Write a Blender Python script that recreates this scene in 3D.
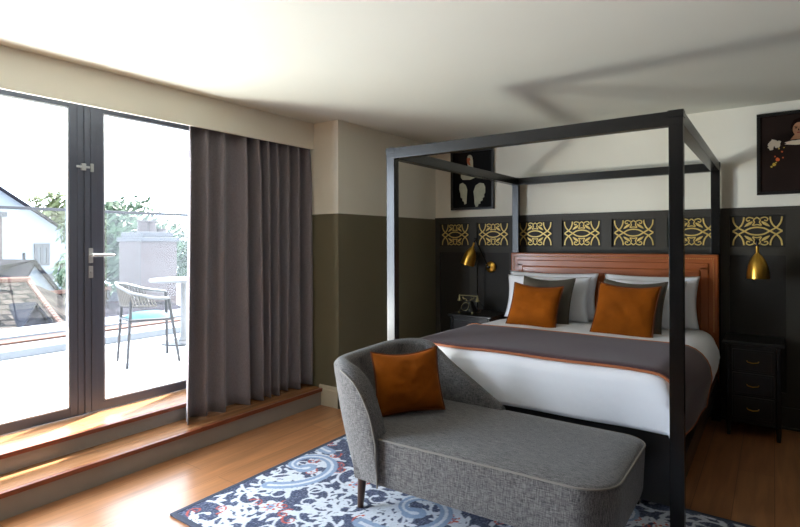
import bpy, bmesh, math, random
import numpy as np
from mathutils import Vector, Matrix, noise

for o in list(bpy.data.objects):
    bpy.data.objects.remove(o)
SC = bpy.context.scene
COL = SC.collection
PI = math.pi
R = math.radians

# ------------------------------------------------------------------ camera
F, TH, CY, ROLL, EYE = 522.017, R(35.6), 241.638, R(0.219), 1.4
cd = bpy.data.cameras.new('camera'); cam = bpy.data.objects.new('camera', cd); COL.objects.link(cam)
cd.sensor_fit = 'HORIZONTAL'; cd.sensor_width = 36; cd.lens = F / 800 * 36
cd.shift_y = -(263.5 - CY) / 800; cd.clip_end = 500; cd.clip_start = .05
cam.location = (0, 0, EYE)
cam.rotation_mode = 'QUATERNION'
cam.rotation_quaternion = (Matrix.Rotation(TH, 3, 'Z') @ Matrix.Rotation(R(90), 3, 'X') @ Matrix.Rotation(-ROLL, 3, 'Z')).to_quaternion()
SC.camera = cam

# ------------------------------------------------------------------ light
SC.view_settings.view_transform = 'Standard'; SC.view_settings.look = 'None'
SC.view_settings.gamma = 1; SC.view_settings.use_curve_mapping = False
SC.view_settings.exposure = 1.35
w = bpy.data.worlds.new('sky'); SC.world = w; w.use_nodes = True
bg = w.node_tree.nodes['Background']
bg.inputs[0].default_value = (.75, .865, .98, 1); bg.inputs[1].default_value = 3.8
sd = bpy.data.lights.new('sun', 'SUN'); sun = bpy.data.objects.new('sun', sd); COL.objects.link(sun)
sd.energy = 12.5; sd.angle = R(.7); sd.color = (1, .97, .92)
el = R(54)
sdir = Vector((.37 * math.cos(el), -.93 * math.cos(el), -math.sin(el)))
sun.rotation_euler = sdir.to_track_quat('-Z', 'Y').to_euler()
# added area lamp standing in for daylight through the door left of frame
dd = bpy.data.lights.new('door_fill_lamp', 'AREA'); dl = bpy.data.objects.new('door_fill_lamp', dd); COL.objects.link(dl)
dd.shape = 'RECTANGLE'; dd.size = .98; dd.size_y = 2.05; dd.energy = 46; dd.color = (.75, .855, 1)
dl.location = (-3.70, .13, 1.3); dl.rotation_euler = (R(90), 0, R(-90))
# extra disk lamp outside the doors, in place of sun bounce off the terrace
td = bpy.data.lights.new('terrace_bounce_fill', 'AREA'); tl = bpy.data.objects.new('terrace_bounce_fill', td); COL.objects.link(tl)
td.shape = 'DISK'; td.size = .62; td.energy = 66; td.color = (1, .99, .90)
tl.location = (-4.06, .80, .36); tl.rotation_euler = Vector((2.6, 1.9, .0)).to_track_quat('-Z', 'Y').to_euler()

# ------------------------------------------------------------------ helpers
def S(r, g, b, a=1):
    f = lambda c: (c / 255 / 12.92) if c / 255 <= .04045 else ((c / 255 + .055) / 1.055) ** 2.4
    return (f(r), f(g), f(b), a)

def mat(name, col, rough=.6, metal=0, var=.0, vscale=6, bump=0, bscale=60, sheen=0, stretch=None, spec=.5, coat=0):
    m = bpy.data.materials.new(name); m.use_nodes = True
    nt = m.node_tree; b = nt.nodes['Principled BSDF']
    b.inputs['Base Color'].default_value = col; b.inputs['Roughness'].default_value = rough
    b.inputs['Metallic'].default_value = metal; b.inputs['Specular IOR Level'].default_value = spec
    b.inputs['Sheen Weight'].default_value = sheen; b.inputs['Coat Weight'].default_value = coat
    tc = nt.nodes.new('ShaderNodeTexCoord'); mp = nt.nodes.new('ShaderNodeMapping')
    nt.links.new(tc.outputs['Object'], mp.inputs[0])
    if stretch: mp.inputs['Scale'].default_value = stretch
    if var:
        n = nt.nodes.new('ShaderNodeTexNoise'); n.inputs['Scale'].default_value = vscale; n.inputs['Detail'].default_value = 5
        nt.links.new(mp.outputs[0], n.inputs['Vector'])
        mx = nt.nodes.new('ShaderNodeMix'); mx.data_type = 'RGBA'
        mx.inputs[6].default_value = tuple(c * (1 - var) for c in col[:3]) + (1,)
        mx.inputs[7].default_value = tuple(min(1, c * (1 + var)) for c in col[:3]) + (1,)
        rr = nt.nodes.new('ShaderNodeMapRange'); rr.inputs[1].default_value = .3; rr.inputs[2].default_value = .7
        nt.links.new(n.outputs[0], rr.inputs[0]); nt.links.new(rr.outputs[0], mx.inputs[0])
        nt.links.new(mx.outputs[2], b.inputs['Base Color'])
    if bump:
        n = nt.nodes.new('ShaderNodeTexNoise'); n.inputs['Scale'].default_value = bscale; n.inputs['Detail'].default_value = 4
        nt.links.new(mp.outputs[0], n.inputs['Vector'])
        bp = nt.nodes.new('ShaderNodeBump'); bp.inputs['Strength'].default_value = bump; bp.inputs['Distance'].default_value = .01
        nt.links.new(n.outputs[0], bp.inputs['Height']); nt.links.new(bp.outputs[0], b.inputs['Normal'])
    if sheen: b.inputs['Sheen Tint'].default_value = tuple(min(1, c * 2.2 + .05) for c in col[:3]) + (1,)
    return m

def brick_mat(name, c1, c2, cm, bw, bh, mort, rough=.5, rot=(0, 0, 0), grain=None, bump=.3, offset=.5, spec=.5, coords='Object', grain_amt=.35):
    m = bpy.data.materials.new(name); m.use_nodes = True
    nt = m.node_tree; b = nt.nodes['Principled BSDF']; b.inputs['Roughness'].default_value = rough
    b.inputs['Specular IOR Level'].default_value = spec
    tc = nt.nodes.new('ShaderNodeTexCoord'); mp = nt.nodes.new('ShaderNodeMapping'); mp.inputs['Rotation'].default_value = rot
    nt.links.new(tc.outputs[coords], mp.inputs[0])
    br = nt.nodes.new('ShaderNodeTexBrick'); br.offset = offset
    br.inputs['Color1'].default_value = c1; br.inputs['Color2'].default_value = c2; br.inputs['Mortar'].default_value = cm
    br.inputs['Scale'].default_value = 1; br.inputs['Brick Width'].default_value = bw; br.inputs['Row Height'].default_value = bh
    br.inputs['Mortar Size'].default_value = mort; br.inputs['Mortar Smooth'].default_value = .1
    nt.links.new(mp.outputs[0], br.inputs['Vector'])
    out = br.outputs['Color']
    if grain:
        mp2 = nt.nodes.new('ShaderNodeMapping'); mp2.inputs['Scale'].default_value = grain
        nt.links.new(mp.outputs[0], mp2.inputs[0])
        n = nt.nodes.new('ShaderNodeTexNoise'); n.inputs['Scale'].default_value = 1; n.inputs['Detail'].default_value = 6; n.inputs['Distortion'].default_value = .6
        nt.links.new(mp2.outputs[0], n.inputs['Vector'])
        rr = nt.nodes.new('ShaderNodeMapRange'); rr.inputs[1].default_value = .3; rr.inputs[2].default_value = .7
        rr.inputs[3].default_value = 1 - grain_amt; rr.inputs[4].default_value = 1 + grain_amt * .6
        nt.links.new(n.outputs[0], rr.inputs[0])
        mx = nt.nodes.new('ShaderNodeMix'); mx.data_type = 'RGBA'; mx.blend_type = 'MULTIPLY'; mx.inputs[0].default_value = 1
        nt.links.new(out, mx.inputs[6]); nt.links.new(rr.outputs[0], mx.inputs[7]); out = mx.outputs[2]
    nt.links.new(out, b.inputs['Base Color'])
    bp = nt.nodes.new('ShaderNodeBump'); bp.inputs['Strength'].default_value = bump; bp.inputs['Distance'].default_value = .004; bp.invert = True
    nt.links.new(br.outputs['Fac'], bp.inputs['Height']); nt.links.new(bp.outputs[0], b.inputs['Normal'])
    return m

def fabric_mat(name, c1, c2, sc=(60, 60, 400), rough=.9, sheen=.2, bump=.25):
    """slubby woven cloth: two crossing thread noises"""
    m = bpy.data.materials.new(name); m.use_nodes = True
    nt = m.node_tree; b = nt.nodes['Principled BSDF']; b.inputs['Roughness'].default_value = rough
    b.inputs['Sheen Weight'].default_value = sheen; b.inputs['Specular IOR Level'].default_value = .2
    tc = nt.nodes.new('ShaderNodeTexCoord')
    fs = []
    for s in (sc, (sc[2], sc[2], sc[0])):
        mp = nt.nodes.new('ShaderNodeMapping'); mp.inputs['Scale'].default_value = s
        nt.links.new(tc.outputs['Object'], mp.inputs[0])
        n = nt.nodes.new('ShaderNodeTexNoise'); n.inputs['Scale'].default_value = 1; n.inputs['Detail'].default_value = 3
        nt.links.new(mp.outputs[0], n.inputs['Vector']); fs.append(n.outputs[0])
    ad_ = nt.nodes.new('ShaderNodeMath'); ad_.operation = 'ADD'
    nt.links.new(fs[0], ad_.inputs[0]); nt.links.new(fs[1], ad_.inputs[1])
    rr = nt.nodes.new('ShaderNodeMapRange'); rr.inputs[1].default_value = .8; rr.inputs[2].default_value = 1.22
    nt.links.new(ad_.outputs[0], rr.inputs[0])
    mx = nt.nodes.new('ShaderNodeMix'); mx.data_type = 'RGBA'; mx.inputs[6].default_value = c1; mx.inputs[7].default_value = c2
    nt.links.new(rr.outputs[0], mx.inputs[0]); nt.links.new(mx.outputs[2], b.inputs['Base Color'])
    bp = nt.nodes.new('ShaderNodeBump'); bp.inputs['Strength'].default_value = bump; bp.inputs['Distance'].default_value = .003
    nt.links.new(ad_.outputs[0], bp.inputs['Height']); nt.links.new(bp.outputs[0], b.inputs['Normal'])
    return m

def obj(name, bm, m, parent=None, smooth=True, kind=None, label=None, angle=40):
    if not isinstance(bm, bpy.types.Mesh):
        me = bpy.data.meshes.new(name)
        bmesh.ops.recalc_face_normals(bm, faces=bm.faces)
        bm.to_mesh(me); bm.free()
    else: me = bm
    if smooth:
        me.shade_smooth()
        try: me.set_sharp_from_angle(angle=R(angle))
        except Exception: pass
    for mm in (m if isinstance(m, (list, tuple)) else [m]): me.materials.append(mm)
    o = bpy.data.objects.new(name, me); COL.objects.link(o)
    if parent is not None:
        o.parent = parent
        o.matrix_parent_inverse = Matrix.Translation(-Vector(parent.location)) if parent.type == 'EMPTY' and parent.parent is None and not any(parent.rotation_euler) else Matrix()
    if smooth and angle < 90:
        wn = o.modifiers.new('even_shading', 'WEIGHTED_NORMAL'); wn.keep_sharp = True; wn.weight = 100
    if kind: o['kind'] = kind
    if label: o['label'] = label
    return o

def tag(o, label, cat, group=None, kind=None):
    o['label'] = label; o['category'] = cat
    if group: o['group'] = group
    if kind: o['kind'] = kind
    return o

def thing(name, loc, label, cat, group=None):
    o = bpy.data.objects.new(name, None); COL.objects.link(o); o.location = loc; o.empty_display_size = .1
    return tag(o, label, cat, group)

def structure(name, loc=(0, 0, 0)):
    o = bpy.data.objects.new(name, None); COL.objects.link(o); o.location = loc; o['kind'] = 'structure'
    return o

def copy_tree(o, parent=None):
    c = o.copy(); COL.objects.link(c)
    if parent: c.parent = parent
    for ch in list(o.children): copy_tree(ch, c)
    return c

def NB(): return bmesh.new()

def box(bm, x0, x1, y0, y1, z0, z1, bev=0, seg=2):
    r = bmesh.ops.create_cube(bm, size=1)
    vs = r['verts']
    for v in vs:
        v.co = Vector(((x0 + x1) / 2 + v.co.x * (x1 - x0), (y0 + y1) / 2 + v.co.y * (y1 - y0), (z0 + z1) / 2 + v.co.z * (z1 - z0)))
    if bev:
        es = list({e for v in vs for e in v.link_edges})
        bmesh.ops.bevel(bm, geom=es, offset=bev, segments=seg, affect='EDGES', profile=.5)
    return bm

def frames(pts):
    out = []; up = None
    for i, p in enumerate(pts):
        a = pts[max(0, i - 1)]; b = pts[min(len(pts) - 1, i + 1)]
        t = (b - a).normalized()
        if up is None:
            up = Vector((0, 0, 1)) if abs(t.z) < .9 else Vector((1, 0, 0))
        n = (up - t * up.dot(t))
        if n.length < 1e-6: n = t.orthogonal()
        n.normalize(); up = n
        out.append((t, n, t.cross(n)))
    return out

def tube(bm, pts, r, seg=8, closed=False, flat=1):
    pts = [Vector(p) for p in pts]
    rs = r if isinstance(r, (list, tuple)) else [r] * len(pts)
    if closed: pts = pts + [pts[0]]; rs = list(rs) + [rs[0]]
    rings = []
    fr = frames(pts)
    for i, (p, (t, n, b)) in enumerate(zip(pts, fr)):
        rings.append([bm.verts.new(p + (n * math.cos(k / seg * 2 * PI) + b * math.sin(k / seg * 2 * PI) * flat) * rs[i]) for k in range(seg)])
    for a, b in zip(rings, rings[1:]):
        for k in range(seg): bm.faces.new((a[k], a[(k + 1) % seg], b[(k + 1) % seg], b[k]))
    bm.faces.new(rings[0][::-1]); bm.faces.new(rings[-1])
    return bm

def lathe(bm, prof, M=None, seg=24, cap=True):
    """prof: list of (radius, z); M: matrix"""
    M = M or Matrix()
    rings = [[bm.verts.new(M @ Vector((max(r, 1e-4) * math.cos(k / seg * 2 * PI), max(r, 1e-4) * math.sin(k / seg * 2 * PI), z))) for k in range(seg)] for r, z in prof]
    for a, b in zip(rings, rings[1:]):
        for k in range(seg): bm.faces.new((a[k], a[(k + 1) % seg], b[(k + 1) % seg], b[k]))
    if cap: bm.faces.new(rings[0][::-1]); bm.faces.new(rings[-1])
    return bm

def poly(bm, pts): return bm.faces.new([bm.verts.new(p) for p in pts])

def prism(bm, pts, d):
    """closed polygon of 3d points extruded by vector d"""
    d = Vector(d); a = [bm.verts.new(p) for p in pts]; b = [bm.verts.new(Vector(p) + d) for p in pts]
    n = len(a)
    bm.faces.new(a); bm.faces.new(b[::-1])
    for i in range(n): bm.faces.new((a[i], a[(i + 1) % n], b[(i + 1) % n], b[i]))
    return bm

def grid(bm, fn, nu, nv, closeu=False):
    vs = [[bm.verts.new(fn(i / (nu if closeu else nu - 1), j / (nv - 1))) for i in range(nu)] for j in range(nv)]
    for j in range(nv - 1):
        for i in range(nu if closeu else nu - 1):
            bm.faces.new((vs[j][i], vs[j][(i + 1) % nu], vs[j + 1][(i + 1) % nu], vs[j + 1][i]))
    return vs

def smoothstep(a, b, x):
    t = max(0, min(1, (x - a) / (b - a))); return t * t * (3 - 2 * t)

def at(px, py, x):
    """world point where the photo's ray through (px,py) meets the plane at this x"""
    a = (px - 400) / F; b = (CY - py) / F
    xc = a * math.cos(ROLL) + b * math.sin(ROLL); up = -a * math.sin(ROLL) + b * math.cos(ROLL)
    d = Vector((xc * math.cos(TH) - math.sin(TH), xc * math.sin(TH) + math.cos(TH), up))
    return Vector((0, 0, EYE)) + d * (x / d.x)

# ------------------------------------------------------------------ materials
M = {}
M['white_paint'] = mat('white_paint', S(236, 233, 218), .85, var=.02, vscale=2)
M['ceiling'] = mat('ceiling_paint', S(221, 223, 211), .9, var=.015, vscale=1.5)
M['olive_paint'] = mat('olive_grey_paint', S(112, 106, 82), .6, var=.04, vscale=2)
M['slate_paint'] = mat('slate_paint', S(60, 57, 50), .5, spec=.3, var=.05, vscale=3)
M['slate_dark'] = mat('slate_dark', S(44, 41, 36), .55, spec=.3)
M['cream_gloss'] = mat('cream_gloss', S(205, 196, 172), .4)
M['grey_riser'] = mat('riser_paint', S(156, 150, 142), .55, var=.04)
M['oak'] = brick_mat('oak_floor', S(180, 126, 84), S(168, 114, 74), S(116, 76, 50), 1.9, .18, .0018, rough=.30, spec=1.0, rot=(0, 0, R(90)), grain=(1.6, 20, 20), bump=.15, grain_amt=.3)
M['tread'] = brick_mat('tread_oak', S(174, 124, 84), S(162, 112, 74), S(120, 80, 52), 3.0, .3, .001, rough=.24, spec=1.0, rot=(0, 0, R(90)), grain=(2, 30, 30), bump=.1)
M['nosing'] = mat('nosing_wood', S(126, 66, 40), .35, var=.2, vscale=8, stretch=(8, 1, 8))
M['door_metal'] = mat('door_metal', S(80, 84, 96), .4, metal=.2, var=.03)
M['bead'] = mat('glazing_bead', S(176, 178, 184), .35, metal=.4)
M['chrome'] = mat('satin_chrome', S(176, 178, 178), .3, metal=.4)
M['curtain'] = fabric_mat('curtain_cloth', S(122, 116, 121), S(138, 132, 137), (60, 400, 400), sheen=.25, bump=.15)
M['black_metal'] = mat('black_powder_coat', S(11, 11, 11), .26, spec=.42, var=.05)
M['black_wood'] = mat('black_lacquer', S(22, 21, 20), .3, var=.08, vscale=5)
M['linen'] = mat('white_linen', S(240, 242, 248), .85, var=.02, vscale=3, bump=.15, bscale=18, sheen=.1)
M['runner'] = fabric_mat('runner_cloth', S(64, 44, 50), S(84, 63, 69), (70, 200, 200), bump=.3)
_nt = M['runner'].node_tree
_tc = _nt.nodes.new('ShaderNodeTexCoord'); _wv = _nt.nodes.new('ShaderNodeTexChecker'); _wv.inputs['Scale'].default_value = 55
_bp = _nt.nodes.new('ShaderNodeBump'); _bp.inputs['Strength'].default_value = .6; _bp.inputs['Distance'].default_value = .006
_nt.links.new(_tc.outputs['Object'], _wv.inputs['Vector']); _nt.links.new(_wv.outputs['Fac'], _bp.inputs['Height'])
_nt.links.new(_bp.outputs[0], _nt.nodes['Principled BSDF'].inputs['Normal'])
M['copper_trim'] = mat('copper_piping', S(168, 98, 60), .5, sheen=.3)
M['leather'] = mat('tan_leather', S(148, 76, 28), .34, var=.08, vscale=3, bump=.04, bscale=160, coat=.15)
M['nail'] = mat('nailhead', S(196, 140, 84), .3, metal=1)
M['velvet_orange'] = mat('rust_velvet', S(132, 68, 8), .85, var=.22, vscale=5, sheen=.45, spec=.1, bump=.12, bscale=25)
M['velvet_orange_piping'] = mat('rust_velvet_piping', S(100, 48, 10), .8)
M['velvet_grey'] = mat('grey_velvet', S(84, 78, 68), .8, var=.12, vscale=5, sheen=.15)
M['brass'] = mat('brushed_brass', S(212, 164, 70), .28, metal=1, var=.06)
M['aged_brass'] = mat('aged_brass', S(150, 140, 100), .4, metal=.7)
M['gold'] = mat('gold_leaf', S(228, 200, 120), .35, metal=.3)
M['chaise'] = fabric_mat('chaise_tweed', S(60, 59, 61), S(122, 120, 119), (30, 420, 420), bump=.4, sheen=.2)
M['chaise_pipe'] = mat('chaise_piping', S(124, 120, 114), .8)
M['dark_wood'] = mat('dark_leg_wood', S(62, 38, 26), .35, var=.15)
M['rug_edge'] = mat('rug_binding', S(60, 66, 84), .9, bump=.2, bscale=200)
M['terrace'] = brick_mat('terrace_paver', S(164, 164, 166), S(157, 157, 159), S(100, 100, 104), .9, .6, .008, rough=.8, bump=.2)
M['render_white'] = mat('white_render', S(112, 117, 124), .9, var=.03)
M['slate_roof'] = brick_mat('slate_roof', S(40, 38, 44), S(33, 32, 38), S(22, 22, 26), .5, .28, .02, rough=.95, spec=.05, rot=(0, 0, 0), coords='Generated')
M['lead'] = mat('lead_sheet', S(30, 32, 42), .9, spec=.05, var=.1)
M['terracotta'] = mat('terracotta', S(82, 52, 40), .8, var=.1)
M['brick'] = brick_mat('chimney_brick', S(66, 54, 53), S(72, 62, 61), S(72, 66, 65), .24, .08, .01, rough=.9, rot=(R(90), 0, R(90)))
M['leaf'] = mat('leaf', S(46, 66, 40), .7, var=.4, vscale=.9)
M['leaf_lime'] = mat('leaf_lime', S(76, 84, 46), .7, var=.3, vscale=.9)
M['bark'] = mat('bark', S(90, 78, 66), .9, var=.2)
M['chair_metal'] = mat('terrace_chair_metal', S(40, 42, 47), .45)
M['rope'] = mat('chair_rope', S(84, 82, 80), .8)
M['aqua'] = mat('seat_pad', S(36, 84, 90), .8)
M['table_white'] = mat('table_white', S(108, 110, 114), .4)
M['window_dark'] = mat('window_dark', S(60, 64, 70), .4)
M['stone_trim'] = mat('stone_trim', S(60, 60, 64), .8)
M['canvas_black'] = mat('canvas_black', S(16, 16, 18), .6, spec=.1)
M['canvas_brown'] = mat('canvas_brown', S(40, 29, 25), .6, var=.2, vscale=4, spec=.1)
M['feather'] = mat('feather_paint', S(176, 176, 150), .6, var=.12, vscale=20)
M['beak'] = mat('beak_paint', S(180, 96, 50), .6)
M['skin_paint'] = mat('skin_paint', S(190, 140, 106), .8, spec=.05, var=.1, vscale=14)
M['hair_paint'] = mat('hair_paint', S(26, 14, 10), .8, spec=.05)
M['petal_white'] = mat('petal_white', S(226, 212, 186), .6)
M['petal_orange'] = mat('petal_orange', S(214, 96, 32), .6)
M['petal_yellow'] = mat('petal_yellow', S(206, 176, 66), .6)
M['lip_paint'] = mat('lip_paint', S(150, 60, 50), .6)

gm = bpy.data.materials.new('window_glass'); gm.use_nodes = True
nt = gm.node_tree; nt.nodes.clear()
go = nt.nodes.new('ShaderNodeOutputMaterial'); mx = nt.nodes.new('ShaderNodeMixShader'); tr = nt.nodes.new('ShaderNodeBsdfTransparent'); gl = nt.nodes.new('ShaderNodeBsdfGlossy')
gl.inputs['Roughness'].default_value = .02; mx.inputs[0].default_value = .03; tr.inputs[0].default_value = (.975, .98, .985, 1)
nt.links.new(tr.outputs[0], mx.inputs[1]); nt.links.new(gl.outputs[0], mx.inputs[2]); nt.links.new(mx.outputs[0], go.inputs[0])
M['glass'] = gm

# ------------------------------------------------------------------ room shell
XW, YH, ZC = -3.75, 4.83, 2.43          # window wall, headboard wall, ceiling
XR, YB = 2.3, -2.4                      # right wall, wall behind the camera
YP, XP = 3.27, -2.98                    # pier end and side wall
ZD = 1.64
ZT = .258                               # terrace door sill height

bm = NB(); box(bm, XW - .2, XR + .15, YB - .15, YH + .15, -.12, 0)
obj('floor', bm, M['oak'], smooth=False, kind='structure')
bm = NB(); box(bm, XW - .2, XR + .15, YB - .15, YH + .15, ZC, ZC + .15)
obj('ceiling', bm, M['ceiling'], smooth=False, kind='structure')

bm = NB()
box(bm, XW - .12, XW + .04, -1.37, 2.62, 2.345, ZC)          # head above the doors
box(bm, XW - .12, XW + .04, YB, -1.37, ZT, ZC)
box(bm, XW - .12, XW + .04, 2.62, YH + .1, ZT, ZC)
box(bm, XW - .12, XW + .04, YB, YH + .1, -.05, ZT - .02)
obj('wall_left', bm, M['white_paint'], smooth=False, kind='structure')

side = structure('wall_side', (XP, YP, 0))
bm = NB(); box(bm, XW + .04, XP, YP, YH, ZD, ZC); obj('plaster', bm, M['white_paint'], side, smooth=False)
bm = NB(); box(bm, XW + .04, XP, YP, YH, 0, ZD); obj('painted_dado', bm, M['olive_paint'], side, smooth=False, label='olive grey paint below the white plaster')
bm = NB()
prof = [(0, 0), (.018, 0), (.018, .135), (.012, .145), (.012, .16), (.004, .172), (0, .172)]
prism(bm, [(-3.20, YP - p, z) for p, z in prof], (XP + .018 + 3.20, 0, 0))
prism(bm, [(XP + p, YP - .018, z) for p, z in prof], (0, YH - YP + .018, 0))
obj('baseboard_left', bm, M['cream_gloss'], smooth=False, kind='structure')

back = structure('wall_back', (0, YH, 0))
bm = NB(); box(bm, XP - .2, XR + .1, YH, YH + .12, ZD, ZC); obj('plaster', bm, M['white_paint'], back, smooth=False)
bm = NB(); box(bm, XP - .2, XR + .1, YH + .012, YH + .12, 0, ZD); obj('panel_field', bm, M['slate_dark'], back, smooth=False)
bm = NB()
CX = [-2.745 + .4402 * k for k in range(12)]
yf, yb = YH - .008, YH + .012
HW = .178
box(bm, XP, XR, yf, yb, 1.592, ZD)
box(bm, XP, XR, yf, yb, 1.285, 1.347)
box(bm, XP, XR, yf, yb, 0, .26)
xs = [XP] + [v for c in CX for v in (c - HW, c + HW)] + [XR]
for i in range(0, len(xs), 2):
    for z0, z1 in ((.26, 1.285), (1.347, 1.592)):
        box(bm, xs[i], min(xs[i + 1], XR), yf, yb, z0, z1)
obj('panelling', bm, M['slate_paint'], back, smooth=False, label='dark slate wainscot rails and stiles')
bm = NB(); box(bm, XP, XR, YH - .016, YH, ZD - .004, ZD + .012); obj('dado_cap', bm, M['slate_paint'], back, smooth=False)
bm = NB(); box(bm, XP, XR, YH - .028, YH - .008, 0, .16, .003); box(bm, XP, XR, YH - .04, YH - .028, 0, .018, .003)
obj('baseboard_back', bm, M['slate_paint'], smooth=False, kind='structure')

bm = NB(); box(bm, XR, XR + .12, YB, YH, 0, ZC); obj('wall_right', bm, M['slate_dark'], smooth=False, kind='structure')
bm = NB(); box(bm, XW, XR, YB - .12, YB, 0, ZC); obj('wall_front', bm, M['slate_dark'], smooth=False, kind='structure')

# curtain pelmet
bm = NB(); box(bm, XP - .30, XP - .28, YB, YP - .004, 2.205, ZC)
box(bm, XW + .04, XP - .30, YP - .03, YP - .004, 2.205, ZC)
obj('trim_1', bm, M['white_paint'], smooth=False, kind='structure')

# ------------------------------------------------------------------ two timber steps under the doors
Y0 = YB
def step(name, xf, xb, z0, z1, riser):
    t = structure(name, (xf, 0, z0))
    bm = NB(); box(bm, xb, xf - .012, Y0, YP, z1 - .022, z1); obj('tread', bm, M['tread'], t, smooth=False)
    bm = NB(); box(bm, xf - .012, xf + .018, Y0, YP - .001, z1 - .028, z1 + .001, .006); obj('nosing', bm, M['nosing'], t)
    bm = NB(); box(bm, xf - .04, xf, Y0, YP - .001, z0, z1 - .026); obj('riser', bm, riser, t, smooth=False)
    bm = NB(); box(bm, xb, xf - .04, Y0, YP - .001, z0, z1 - .022); obj('carcass', bm, riser, t, smooth=False)
step('trim_2', -3.172, XW + .0, 0, .143, M['grey_riser'])
step('trim_3', -3.418, XW + .0, .143, .256, M['grey_riser'])

# ------------------------------------------------------------------ glazed doors
def door_leaf(name, y0, y1, handle=0, stile0=.1, stile1=.1):
    t = structure(name, (XW, y0, ZT))
    x0, x1 = XW - .035, XW + .025
    z0, z1 = ZT + .004, 2.345
    gz0, gz1 = ZT + .062, 2.285
    bm = NB()
    box(bm, x0, x1, y0, y0 + stile0, z0, z1, .004); box(bm, x0, x1, y1 - stile1, y1, z0, z1, .004)
    box(bm, x0 + .001, x1 - .001, y0 + stile0 - .002, y1 - stile1 + .002, z0, gz0, .003)
    box(bm, x0 + .001, x1 - .001, y0 + stile0 - .002, y1 - stile1 + .002, gz1, z1, .003)
    obj('frame', bm, M['door_metal'], t)
    bm = NB(); a, b = y0 + stile0, y1 - stile1; q = .009
    box(bm, x1 - .02, x1 - .004, a, a + q, gz0, gz1); box(bm, x1 - .02, x1 - .004, b - q, b, gz0, gz1)
    box(bm, x1 - .02, x1 - .004, a, b, gz0, gz0 + q); box(bm, x1 - .02, x1 - .004, a, b, gz1 - q, gz1)
    obj('glazing_bead', bm, M['bead'], t, smooth=False)
    bm = NB(); box(bm, XW - .008, XW, a, b, gz0, gz1); obj('pane', bm, M['glass'], t, smooth=False)
    return t
D1 = door_leaf('door_1', 1.623, 2.615)
D2 = door_leaf('door_2', .63, 1.617, stile1=.107)
door_leaf('door_3', -.37, .622); door_leaf('door_4', -1.36, -.378)
# meeting strip and hardware on the visible pair
bm = NB(); box(bm, XW + .02, XW + .034, 1.598, 1.632, ZT + .01, 2.34, .003); obj('meeting_strip', bm, M['door_metal'], D1)
bm = NB(); box(bm, XW + .02, XW + .030, 1.640, 1.676, ZT + .01, 2.34, .003); box(bm, XW + .02, XW + .030, 1.556, 1.590, ZT + .01, 2.34, .003); obj('stile_moulding', bm, M['door_metal'], D1)
xh = XW + .030
bm = NB(); box(bm, xh, xh + .008, 1.622, 1.650, 1.265, 1.365, .0035, 3)
tube(bm, [(xh + .004, 1.636, 1.318), (xh + .05, 1.636, 1.318)], .0095, 10)
tube(bm, [(xh + .048, 1.630, 1.318), (xh + .05, 1.67, 1.318), (xh + .048, 1.77, 1.315)], [.0105, .0095, .008], 10)
obj('handle', bm, M['chrome'], D1, label='pale metal lever handle')
bm = NB(); box(bm, xh, xh + .007, 1.622, 1.650, 1.165, 1.245, .003, 3)
lathe(bm, [(.009, 0), (.009, .012), (.006, .014)], Matrix.Translation((xh + .005, 1.636, 1.205)) @ Matrix.Rotation(PI / 2, 4, 'Y'), 12)
obj('lock_escutcheon', bm, M['chrome'], D1)
bm = NB(); box(bm, xh, xh + .018, 1.575, 1.605, 1.88, 1.925, .004); box(bm, xh, xh + .012, 1.634, 1.655, 1.875, 1.93, .003); box(bm, xh + .008, xh + .016, 1.545, 1.63, 1.895, 1.91, .003)
obj('safety_latch', bm, M['chrome'], D1)

# ------------------------------------------------------------------ terrace and what lies beyond
bm = NB(); box(bm, -7.6, XW - .05, -8, 14, .1, ZT - .01); obj('floor_terrace', bm, M['terrace'], smooth=False, kind='structure')
wt = structure('wall_terrace', (-6.6, 0, 0))
bm = NB(); box(bm, -6.55, -6.15, -8, 14, ZT - .01, .33, .01); obj('kerb', bm, M['render_white'], wt)
bm = NB(); box(bm, -6.85, -6.6, -8, 14, ZT - .01, .345, .01); obj('coping', bm, M['terracotta'], wt, label='terracotta coloured coping')
bm = NB(); box(bm, -7.6, -6.9, -8, 14, ZT - .01, .36, .01); obj('gutter_upstand', bm, M['render_white'], wt)
sc = thing('glass_screen', (-7.2, 3, .36), 'tall clear glass wind screen with thin grey top rail at the terrace edge', 'glass screen')
bm = NB(); box(bm, -7.205, -7.195, -2, 9, .362, 1.795); obj('pane', bm, M['glass'], sc, smooth=False)
bm = NB(); box(bm, -7.22, -7.18, -2, 9, 1.795, 1.83, .005); obj('top_rail', bm, M['stone_trim'], sc)

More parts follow.
